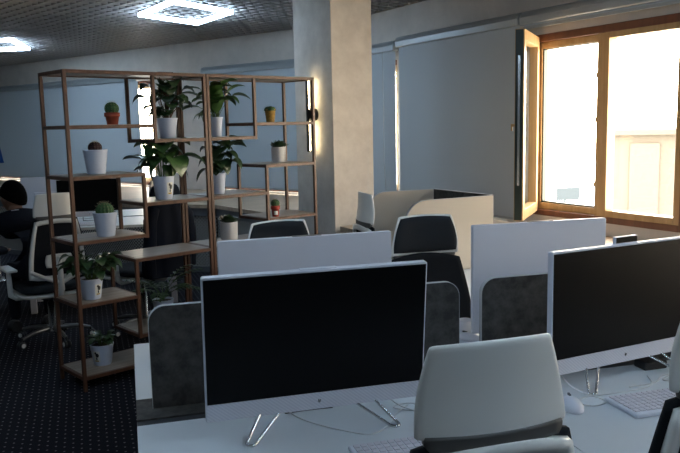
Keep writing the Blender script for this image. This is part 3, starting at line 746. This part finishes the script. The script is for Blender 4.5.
# ------------------------------------------------------------------ office chairs
def trap(u, v, wb, wt, z0, z1, curve, lean, k=.22):
    """u,v in 0..1 -> rounded trapezoid, curved around the back"""
    a, b = 2 * u - 1, 2 * v - 1
    x = a * math.sqrt(1 - k * b * b); y = b * math.sqrt(1 - k * a * a)
    w = wb + (wt - wb) * (y + 1) / 2; X = x * w; Z = z0 + (z1 - z0) * (y + 1) / 2
    return X, curve * X * X + lean(Z), Z
def make_chair(label, drop=0, turn=.45):
    t = thing('office_chair', label, 'chair', (0, 0, 0), 0, 'white and black swivel office chairs')
    for k in range(5):
        a = 2 * PI * k / 5 + turn; c, s = math.cos(a), math.sin(a)
        leg = MB().tube([(c * .03, s * .03, .10), (c * .17, s * .17, .095), (c * .265, s * .265, .072)], [.02, .016, .012], 10).build('base_leg', 'basegrey', t)
        w = MB()
        for d in (-.014, .014):
            m = Matrix.Translation((c * .275 - s * d, s * .275 + c * d, .028)) @ rot_m('Z', a) @ rot_m('X', PI / 2)
            w.lathe([(.012, -.009), (.026, -.008), (.028, 0), (.026, .008), (.012, .009)], 20, mtx=m)
        w.tube([(c * .265, s * .265, .075), (c * .275, s * .275, .05), (c * .275, s * .275, .03)], .008, 8)
        w = w.build('caster', 'darkplastic', t)
        hcap = MB()
        for d in (-.0245, .0245):
            m = Matrix.Translation((c * .275 - s * d, s * .275 + c * d, .028)) @ rot_m('Z', a) @ rot_m('X', PI / 2)
            hcap.lathe([(.016, -.0015), (.016, .0015)], 16, mtx=m)
        hcap.build('hub_cap', 'shell', w)
    MB().lathe([(.045, .07), (.045, .12), (.028, .125), (.028, .30), (.018, .30), (.018, .42 - drop)], 20).build('gas_lift', 'metal', t)
    MB().box(-.10, .10, -.14, .10, .405 - drop, .435 - drop).build('mechanism', 'darkplastic', t, bevel=.01)
    # seat pan and cushion
    def seat(zc, th, s):
        mb = MB(); n = 36; vs = []
        def r(a): return 1 / ((abs(math.cos(a)) ** 5 + abs(math.sin(a)) ** 5) ** (1 / 5))
        prof = [(.80, 0), (.96, th * .2), (1, th * .5), (.97, th * .85), (.8, th), (.4, th * .96), (.01, th * .9)]
        for (k, z) in prof:
            for i in range(n):
                a = 2 * PI * i / n; q = r(a) * k * s; vs.append((.25 * q * math.cos(a), .01 + .24 * q * math.sin(a), zc + z))
        fs = [(j * n + i, j * n + (i + 1) % n, (j + 1) * n + (i + 1) % n, (j + 1) * n + i) for j in range(len(prof) - 1) for i in range(n)]
        fs.append(tuple(range(n))[::-1]); mb.add(vs, fs, True); return mb
    seat(.43 - drop, .03, 1.0).build('seat_pan', 'shell', t)
    seat(.46 - drop, .055, .97).build('seat', 'fabric', t)
    # arm rests
    for s in (-1, 1):
        x = s * .285
        g = MB(); g.tube([(s * .16, -.02, .425 - drop), (s * .25, -.02, .425 - drop), (x, -.02, .45 - drop), (x, -.01, .52 - drop), (x, .0, .63 - drop)], [.018, .018, .02, .019, .017], 10)
        arm = g.build('armrest', 'shell', t)
        MB().box(x - .04, x + .04, -.11, .14, .63 - drop, .652 - drop).build('arm_pad', 'shell', arm, bevel=.01, seg=3)
    lean = lambda z: -.235 - .02 * math.sin((z - .55) * 4) - .03 * (z - .55)
    z0, z1 = .545 - drop, 1.032 - drop; wb, wt = .24, .168
    fn = lambda u, v: trap(u, v, wb, wt, z0, z1, .55, lean, .18)
    # mesh back with a black edge
    MB().sheet(fn, 16, 20, (0, .012, 0)).build('backrest', 'mesh', t)
    # white frame loop behind the mesh
    def loop(sc, dy):
        out = []; n = 64
        for i in range(n):
            a = 2 * PI * i / n; m = max(abs(math.cos(a)), abs(math.sin(a))); u = .5 + .5 * sc * math.cos(a) / m; v = .5 + .5 * sc * math.sin(a) / m
            p = fn(u, v); out.append(Vector((p[0], p[1] + dy, p[2])))
        return out
    A, B, A2, B2 = loop(.93, -.003), loop(.78, -.003), loop(.92, -.022), loop(.79, -.018); n = 64
    fs = []
    for i in range(n):
        j = (i + 1) % n; fs += [(i, j, n + j, n + i), (2 * n + i, 3 * n + i, 3 * n + j, 2 * n + j), (i, 2 * n + i, 2 * n + j, j), (n + i, n + j, 3 * n + j, 3 * n + i)]
    MB().add(A + B + A2 + B2, fs, True).build('back_frame', 'shell', t)
    # spine and lumbar carrier
    g = MB(); g.tube([(0, -.10, .425 - drop), (0, -.22, .43 - drop), (0, -.285, .50 - drop), (0, -.29, .62 - drop), (0, -.28, .74 - drop)], [.022, .024, .024, .02, .016], 12)
    for s in (-1, 1): g.tube([(0, -.285, .55 - drop), (s * .10, -.275, .59 - drop), (s * .19, -.235, .64 - drop)], [.018, .015, .013], 10)
    g.build('spine', 'shell', t)
    MB().sheet(lambda u, v: trap(u, v, .10, .095, .66 - drop, .76 - drop, .5, lambda z: -.275, .2), 10, 6, (0, -.008, 0)).build('lumbar_support', 'shell', t)
    # head rest: white shell, dark cushion on the front, bracket
    hl = lambda z: -.275 + .30 * max(0, 1.10 - drop - z) * -.35 + .05 * (z - 1.02 + drop)
    hz0, hz1 = 1.022 - drop, 1.195 - drop
    hf = lambda u, v: trap(u, v, .160, .124, hz0, hz1, 1.25, hl, .10)
    hr = MB().sheet(hf, 20, 12, (0, .012, 0)).build('headrest', 'shell', t, sub=1)
    hc = lambda u, v: (lambda p: (p[0], p[1] + .0125 + .014 * (1 - (2 * u - 1) ** 6) * (1 - (2 * v - 1) ** 6), p[2]))(trap(u, v, .152, .117, hz0 + .012, hz1 - .007, 1.25, hl, .15))
    MB().sheet(hc, 20, 12, (0, -.006, 0)).build('headrest_pad', 'fabric', hr)
    g = MB()
    g.sheet(lambda u, v: trap(u, v, .132, .140, 1.006 - drop, 1.034 - drop, 1.25, lambda z: -.272, .08), 14, 4, (0, -.012, 0))
    g.build('headrest_bracket', 'taupe', hr)
    return t
def HP(hx, hy, rz): return (hx + .27 * -math.sin(rz), hy + .27 * math.cos(rz), 0)
c0 = make_chair('office chair seen from behind, white headrest in the centre foreground')
c0.location = HP(.270, 1.262, TH + .02); c0.rotation_euler.z = TH + .02
dup(c0, HP(.802, 1.455, TH - .05), TH - .05, 'office chair cut off by the lower right corner, white frame showing')
dup(c0, HP(-.262, 3.04, PI + .50), PI + .50, 'office chair whose dark headrest peeks over the left blank computer back')
dup(c0, HP(.346, 3.115, PI + .27), PI + .27, 'office chair facing the camera between the two blank computer backs')
dup(c0, HP(.120, 4.19, -1.3), -1.3, 'office chair turned sideways in front of the column')
c6 = make_chair('white-framed office chair at far left beside the shelving, person seated on it', .06, .99)
c6.location = (-2.19, 5.55, 0); c6.rotation_euler.z = .65
dup(c0, (-1.56, 5.80, 0), 1.1, 'office chair carrying the dark jacket behind the plant shelves')

# ---- jacket hung over the chair back
jr = 1.1; jc = Vector((-1.56, 5.80, 0)) + Vector((.27 * math.sin(jr), -.27 * math.cos(jr), 0))
rows = [(1.165, .03, .03), (1.155, .11, .05), (1.13, .15, .06), (1.05, .165, .075), (1.0, .17, .085), (.95, .185, .095), (.85, .205, .105), (.72, .235, .115), (.60, .255, .12), (.50, .26, .12), (.47, .25, .11)]
mb = MB(); n = 40; vs = []
for z, a, b in rows:
    for i in range(n):
        an = 2 * PI * i / n; f = 1 + (.05 * math.sin(an * 7 + z * 5) + .03 * math.sin(an * 11)) * (1.2 - z) * 1.6
        vs.append((a * f * math.cos(an), b * f * math.sin(an), z))
fs = [(j * n + i, (j + 1) * n + i, (j + 1) * n + (i + 1) % n, j * n + (i + 1) % n) for j in range(len(rows) - 1) for i in range(n)]
fs.append(tuple(range(n)))
mb.add(vs, fs, True)
t = thing('jacket', 'dark navy jacket draped over the office chair behind the shelves', 'jacket', (jc.x, jc.y, 0), jr)
jb = mb.build('jacket_body', 'jacket', t, sub=1)
for s in (-1, 1):
    MB().tube([(s * .16, -.02, .985), (s * .215, -.03, .90), (s * .235, -.035, .75), (s * .24, -.03, .60), (s * .235, -.03, .50)], [.045, .05, .048, .042, .04], 12).build('sleeve', 'jacket', t)
MB().tube([(.06 * math.cos(a), -.0 + .045 * math.sin(a), 1.06 + .01 * math.sin(a)) for a in [2 * PI * k / 16 for k in range(16)]], .016, 8, True).build('collar', 'jacket', t)

# ------------------------------------------------------------------ far left desk row
FO = (-3.75, 6.02); F = fr(FO, TH)
GF = 'white desks of the far left row'
desk('white desk of the far row in front of the dark-suited person', F, TH, 0, 1.2, 0, .66, GF)
desk('white desk of the far row under the small black monitor', F, TH, 1.2, 2.40, 0, .66, GF)
desk('white desk at the back of the far row', F, TH, 0, 2.40, .74, 1.36, GF)
aio('smaller white all-in-one with black screen behind the left shelves', F, TH, 1.63, .36, False, w=.54, hz=.345, extra=-.05, grp='smaller white all-in-one computers')
aio('blank white computer back beside the seated person', F, TH, 1.28, .92, True, w=.56, hz=.345, grp='smaller white all-in-one computers')
p = F(1.66, .17); keyboard('white keyboard under the small black monitor behind the shelves', p, TH, .40)
# blue flag at the left edge
t = thing('flag', 'blue flag on a thin pole at the left edge behind the person', 'flag', (-3.66, 7.95, 0))
MB().lathe([(.12, 0), (.12, .015), (.02, .03), (.012, .05), (.012, 1.75), (.02, 1.78), (.004, 1.82)], 16).build('flag_pole', 'metal', t)
MB().sheet(lambda u, v: (-.01 + .13 * u * (1.1 - v * .6), .02 * math.sin(u * 9), 1.25 + .45 * v), 14, 8, (0, .003, 0)).build('flag_cloth', 'blue', t)

# ------------------------------------------------------------------ window side desks
Zw = 1.150
def wing(label, x, Lw, ang, r0=.13):
    e = R(x, -1.372); t = thing('partition', label, 'partition', (e.x, e.y, 0), ang, 'white curved-corner partitions by the window')
    pts = rpanel(-Lw, 0, .742, Zw, r0, .003)
    MB().prism(pts, -.009, .009, XZ).build('panel', 'wing', t)
    rm = MB(); panel_rim(rm, pts, -.0092, .0092); rm.build('edge_band', 'edge', t)
    return t
wing('white partition with curved corner nearer the column', 1.92, .46, .36, .13)
wing('white partition with curved corner behind the dark chair, in front of the blind', 2.49, .58, .44, .13)
a, b = R(1.92, -1.372), R(2.49, -1.372)
t = thing('partition', 'dark concrete-look partition joining the two white curved ones', 'partition', (a.x, a.y, 0), RA)
MB().box(-.005, .55, .0095, .0275, .742, Zw).build('panel', 'concrete', t)
MB().box(-.005, .55, .0095, .0275, Zw, Zw + .0015).build('edge_band', 'edge', t)
o = R(1.30, -2.02); t = thing('desk', 'white desk carrying the curved partitions by the window', 'desk', (o.x, o.y, 0), RA)
MB().box(-.2, 1.9, .0, .72, .715, .74).build('desktop', 'desk', t, bevel=.002)
for x in (-.1, 1.75): MB().box(x, x + .05, .06, .11, 0, .715).box(x, x + .05, .60, .65, 0, .715).build('leg_frame', 'white', t)

# ------------------------------------------------------------------ the seated person
def person(loc, rz):
    t = thing('person', 'person in a dark suit seated with back turned, leaning forward at the left edge', 'person', loc, rz)
    V = {}; E = []; rad = []
    def add(k, p, r): V[k] = len(rad); pts.append(p); rad.append(r)
    pts = []
    add('pel', (0, -.02, .56), (.15, .12)); add('wai', (-.03, .04, .68), (.14, .11)); add('che', (-.08, .14, .83), (.165, .12)); add('sho', (-.10, .18, .92), (.15, .09)); add('nek', (-.11, .205, .99), (.055, .055))
    for s, n in ((-1, 'l'), (1, 'r')):
        add('s' + n, (-.10 + s * .17, .18, .915), (.07, .07)); add('e' + n, (-.06 + s * .25, .22, .71), (.05, .05)); add('w' + n, (-.03 + s * .15, .40, .665), (.034, .034)); add('h' + n, (-.03 + s * .14, .44, .66), (.03, .02))
        add('t' + n, (s * .10, .06, .55), (.09, .085)); add('k' + n, (s * .13, .42, .53), (.065, .065)); add('c' + n, (s * .13, .44, .30), (.055, .055)); add('a' + n, (s * .13, .43, .10), (.042, .042))
    ed = [('pel', 'wai'), ('wai', 'che'), ('che', 'sho'), ('sho', 'nek')]
    for n in 'lr': ed += [('sho', 's' + n), ('s' + n, 'e' + n), ('e' + n, 'w' + n), ('w' + n, 'h' + n), ('pel', 't' + n), ('t' + n, 'k' + n), ('k' + n, 'c' + n), ('c' + n, 'a' + n)]
    me = bpy.data.meshes.new('body'); me.from_pydata(pts, [(V[a], V[b]) for a, b in ed], []); me.materials.append(M['suit'])
    o = bpy.data.objects.new('body', me); C.objects.link(o); o.parent = t
    sk = o.modifiers.new('skin', 'SKIN'); ss = o.modifiers.new('sub', 'SUBSURF'); ss.levels = 2; ss.render_levels = 2
    if not me.skin_vertices: me.attributes  # layer is created with the modifier
    for i, v in enumerate(me.skin_vertices[0].data): v.radius = rad[i]; v.use_root = (i == 0)
    # head and neck (one smooth mesh), turned to the left
    hm = Matrix.Translation((-.12, .235, 1.085)) @ rot_m('Z', .6) @ rot_m('X', -.12)
    def head(u, v):
        a = 2 * PI * u; ph = -PI / 2 + PI * v; x = .076 * math.cos(a) * math.cos(ph); y = .095 * math.sin(a) * math.cos(ph); z = .118 * math.sin(ph)
        if z < 0: x *= 1 + z * 2.0; y = y * (1 + z * 1.2) + (-z) * .12
        f = max(0, math.sin(a)) ** 12
        y += f * (.020 * math.exp(-((z + .012) / .022) ** 2) + .006 * math.exp(-((z + .055) / .012) ** 2) - .006 * math.exp(-((z - .018) / .012) ** 2))
        return hm @ Vector((x, y, z))
    mb = MB().sheet(head, 40, 30); mb.tube([(-.105, .19, .94), (-.112, .21, 1.0), (-.12, .23, 1.05)], [.055, .05, .052], 16)
    hd = mb.build('head', 'skin', t)
    for s in (-1, 1):
        e = MB().lathe([(.002, -.006), (.014, -.005), (.02, 0), (.014, .004), (.002, .002)], 14, mtx=hm @ Matrix.Translation((s * .078, -.004, -.005)) @ rot_m('Y', PI / 2) @ Matrix.Scale(1.5, 4, (1, 0, 0)))
        e.build('ear', 'skin', hd)
        MB().lathe([(.002, -.004), (.012, 0), (.002, .004)], 12, mtx=hm @ Matrix.Translation((s * .03, .088, .018)) @ rot_m('X', PI / 2)).build('eye', 'black', hd)
    MB().sheet(lambda u, v: hm @ Vector((.025 * (2 * u - 1), .104 - .01 * (2 * u - 1) ** 2 - abs(-.062) * .0, -.062 + .008 * (v - .5))), 8, 2).build('mouth', mat('lips', (.3, .1, .08), .5), hd)
    def hair(u, v):
        a = 2 * PI * u; back_ = .5 - .5 * math.sin(a); lo = .38 - 1.0 * back_ ** 1.1   # lower limit in latitude
        ph = lo + (PI / 2 - lo) * v; k = 1.10
        x = .079 * k * math.cos(a) * math.cos(ph); y = .098 * k * math.sin(a) * math.cos(ph) - .004; z = .122 * 1.06 * math.sin(ph) + .004
        return hm @ Vector((x, y, z))
    MB().sheet(hair, 40, 14).build('hair', 'hair', hd)
    c = [(-.11 + .062 * math.cos(a), .207 + .058 * math.sin(a), .975 + .012 * math.cos(a + 1.57)) for a in [2 * PI * k / 20 for k in range(20)]]
    MB().tube(c, .014, 8, True).build('shirt_collar', 'shirt', t)
    for s in (-1, 1):
        h = MB(); b0 = Vector((-.03 + s * .14, .445, .655)); h.tube([b0, b0 + Vector((0, .04, 0)), b0 + Vector((0, .085, -.002))], [.022, .034, .03], 12)
        for k, (dx, ln) in enumerate(((-.026, .06), (-.009, .07), (.009, .066), (.025, .052))):
            q = b0 + Vector((dx, .08, 0)); h.tube([q, q + Vector((dx * .2, ln * .5, .006)), q + Vector((dx * .3, ln, -.01))], [.0095, .0085, .007], 8)
        q = b0 + Vector((-s * .025, .03, 0)); h.tube([q, q + Vector((-s * .022, .03, 0)), q + Vector((-s * .026, .055, -.006))], [.011, .010, .008], 8)
        h.build('hand', 'skin', t)
        MB().tube([(s * .13, .40, .05), (s * .13, .46, .045), (s * .135, .56, .035), (s * .135, .60, .03)], [.045, .047, .042, .025], 12).build('shoe', 'black', t)
    return t
person((-2.22, 5.51, 0), .60)

# ------------------------------------------------------------------ outside
o = MB().box(-90, 90, 9, 150, -6.2, -6).build('ground_outside', 'ground', loc=(0, 0, 0)); struct(o)
G2 = fr(RO, RA)
b = thing('distant_building', 'pale cream building with tall vertical bays seen through the fixed window pane', 'building', (29.4, 40, -6), -.35)
w = MB().box(-14, 14, 0, 12, 0, 6.6).build('facade', 'build', b)
for i in range(7): MB().box(-13 + i * 3.8, -11.4 + i * 3.8, -.12, 0, 1, 6.1).build('window_bay', 'buildg', b)
MB().box(-14.4, 14.4, -.4, 12.4, 6.6, 6.9).build('roof', 'build', b)
b = thing('sign_board', 'small pale blue board on a post far outside the open sash', 'sign', (9.96, 33, -6), .2)
MB().box(-.68, .68, 0, .08, 4.05, 4.6).build('board', 'bluewall', b)
MB().box(-.05, .05, .02, .08, 0, 4.05).build('post', 'bluewall', b)

# ------------------------------------------------------------------ light & camera
w = bpy.data.worlds.new('sky'); bpy.context.scene.world = w; w.use_nodes = True
nt = w.node_tree; bg = nt.nodes['Background']
tc = nt.nodes.new('ShaderNodeTexCoord'); sx = nt.nodes.new('ShaderNodeSeparateXYZ'); rp = nt.nodes.new('ShaderNodeValToRGB')
nt.links.new(tc.outputs['Generated'], sx.inputs[0]); nt.links.new(sx.outputs[2], rp.inputs[0]); nt.links.new(rp.outputs[0], bg.inputs[0])
rp.color_ramp.elements[0].position = 0; rp.color_ramp.elements[0].color = (1, .82, .60, 1)
rp.color_ramp.elements[1].position = .6; rp.color_ramp.elements[1].color = (.95, .93, .92, 1)
bg.inputs[1].default_value = SKY
# sky portal in the open window: helps sampling of daylight only
pl = bpy.data.lights.new('window_portal', 'AREA'); pl.shape = 'RECTANGLE'; pl.size = 1.42; pl.size_y = 1.38; pl.cycles.is_portal = True
po = bpy.data.objects.new('window_portal', pl); C.objects.link(po); po.location = R((X0 + X1) / 2, .12, (Z0 + Z1) / 2); po.rotation_euler = (PI / 2, 0, RA + PI)
po.rotation_euler = (-PI / 2, 0, RA)

cam = bpy.data.cameras.new('camera'); co = bpy.data.objects.new('camera', cam); C.objects.link(co)
pi_, ro = .1345, -.0223
fw = Vector((0, math.cos(pi_), -math.sin(pi_))); up0 = Vector((0, math.sin(pi_), math.cos(pi_))); r0 = Vector((1, 0, 0))
rr = r0 * math.cos(ro) + up0 * math.sin(ro); uu = -r0 * math.sin(ro) + up0 * math.cos(ro)
m = Matrix((rr, uu, -fw)).transposed().to_4x4(); m.translation = (0, 0, 1.5712); co.matrix_world = m
cam.sensor_width = 36; cam.lens = 752.09 / 680 * 36; cam.clip_start = .05; cam.clip_end = 400
bpy.context.scene.camera = co
vs_ = bpy.context.scene.view_settings; vs_.view_transform = 'Standard'; vs_.look = 'None'; vs_.gamma = 1; vs_.use_curve_mapping = False
vs_.exposure = 0.25
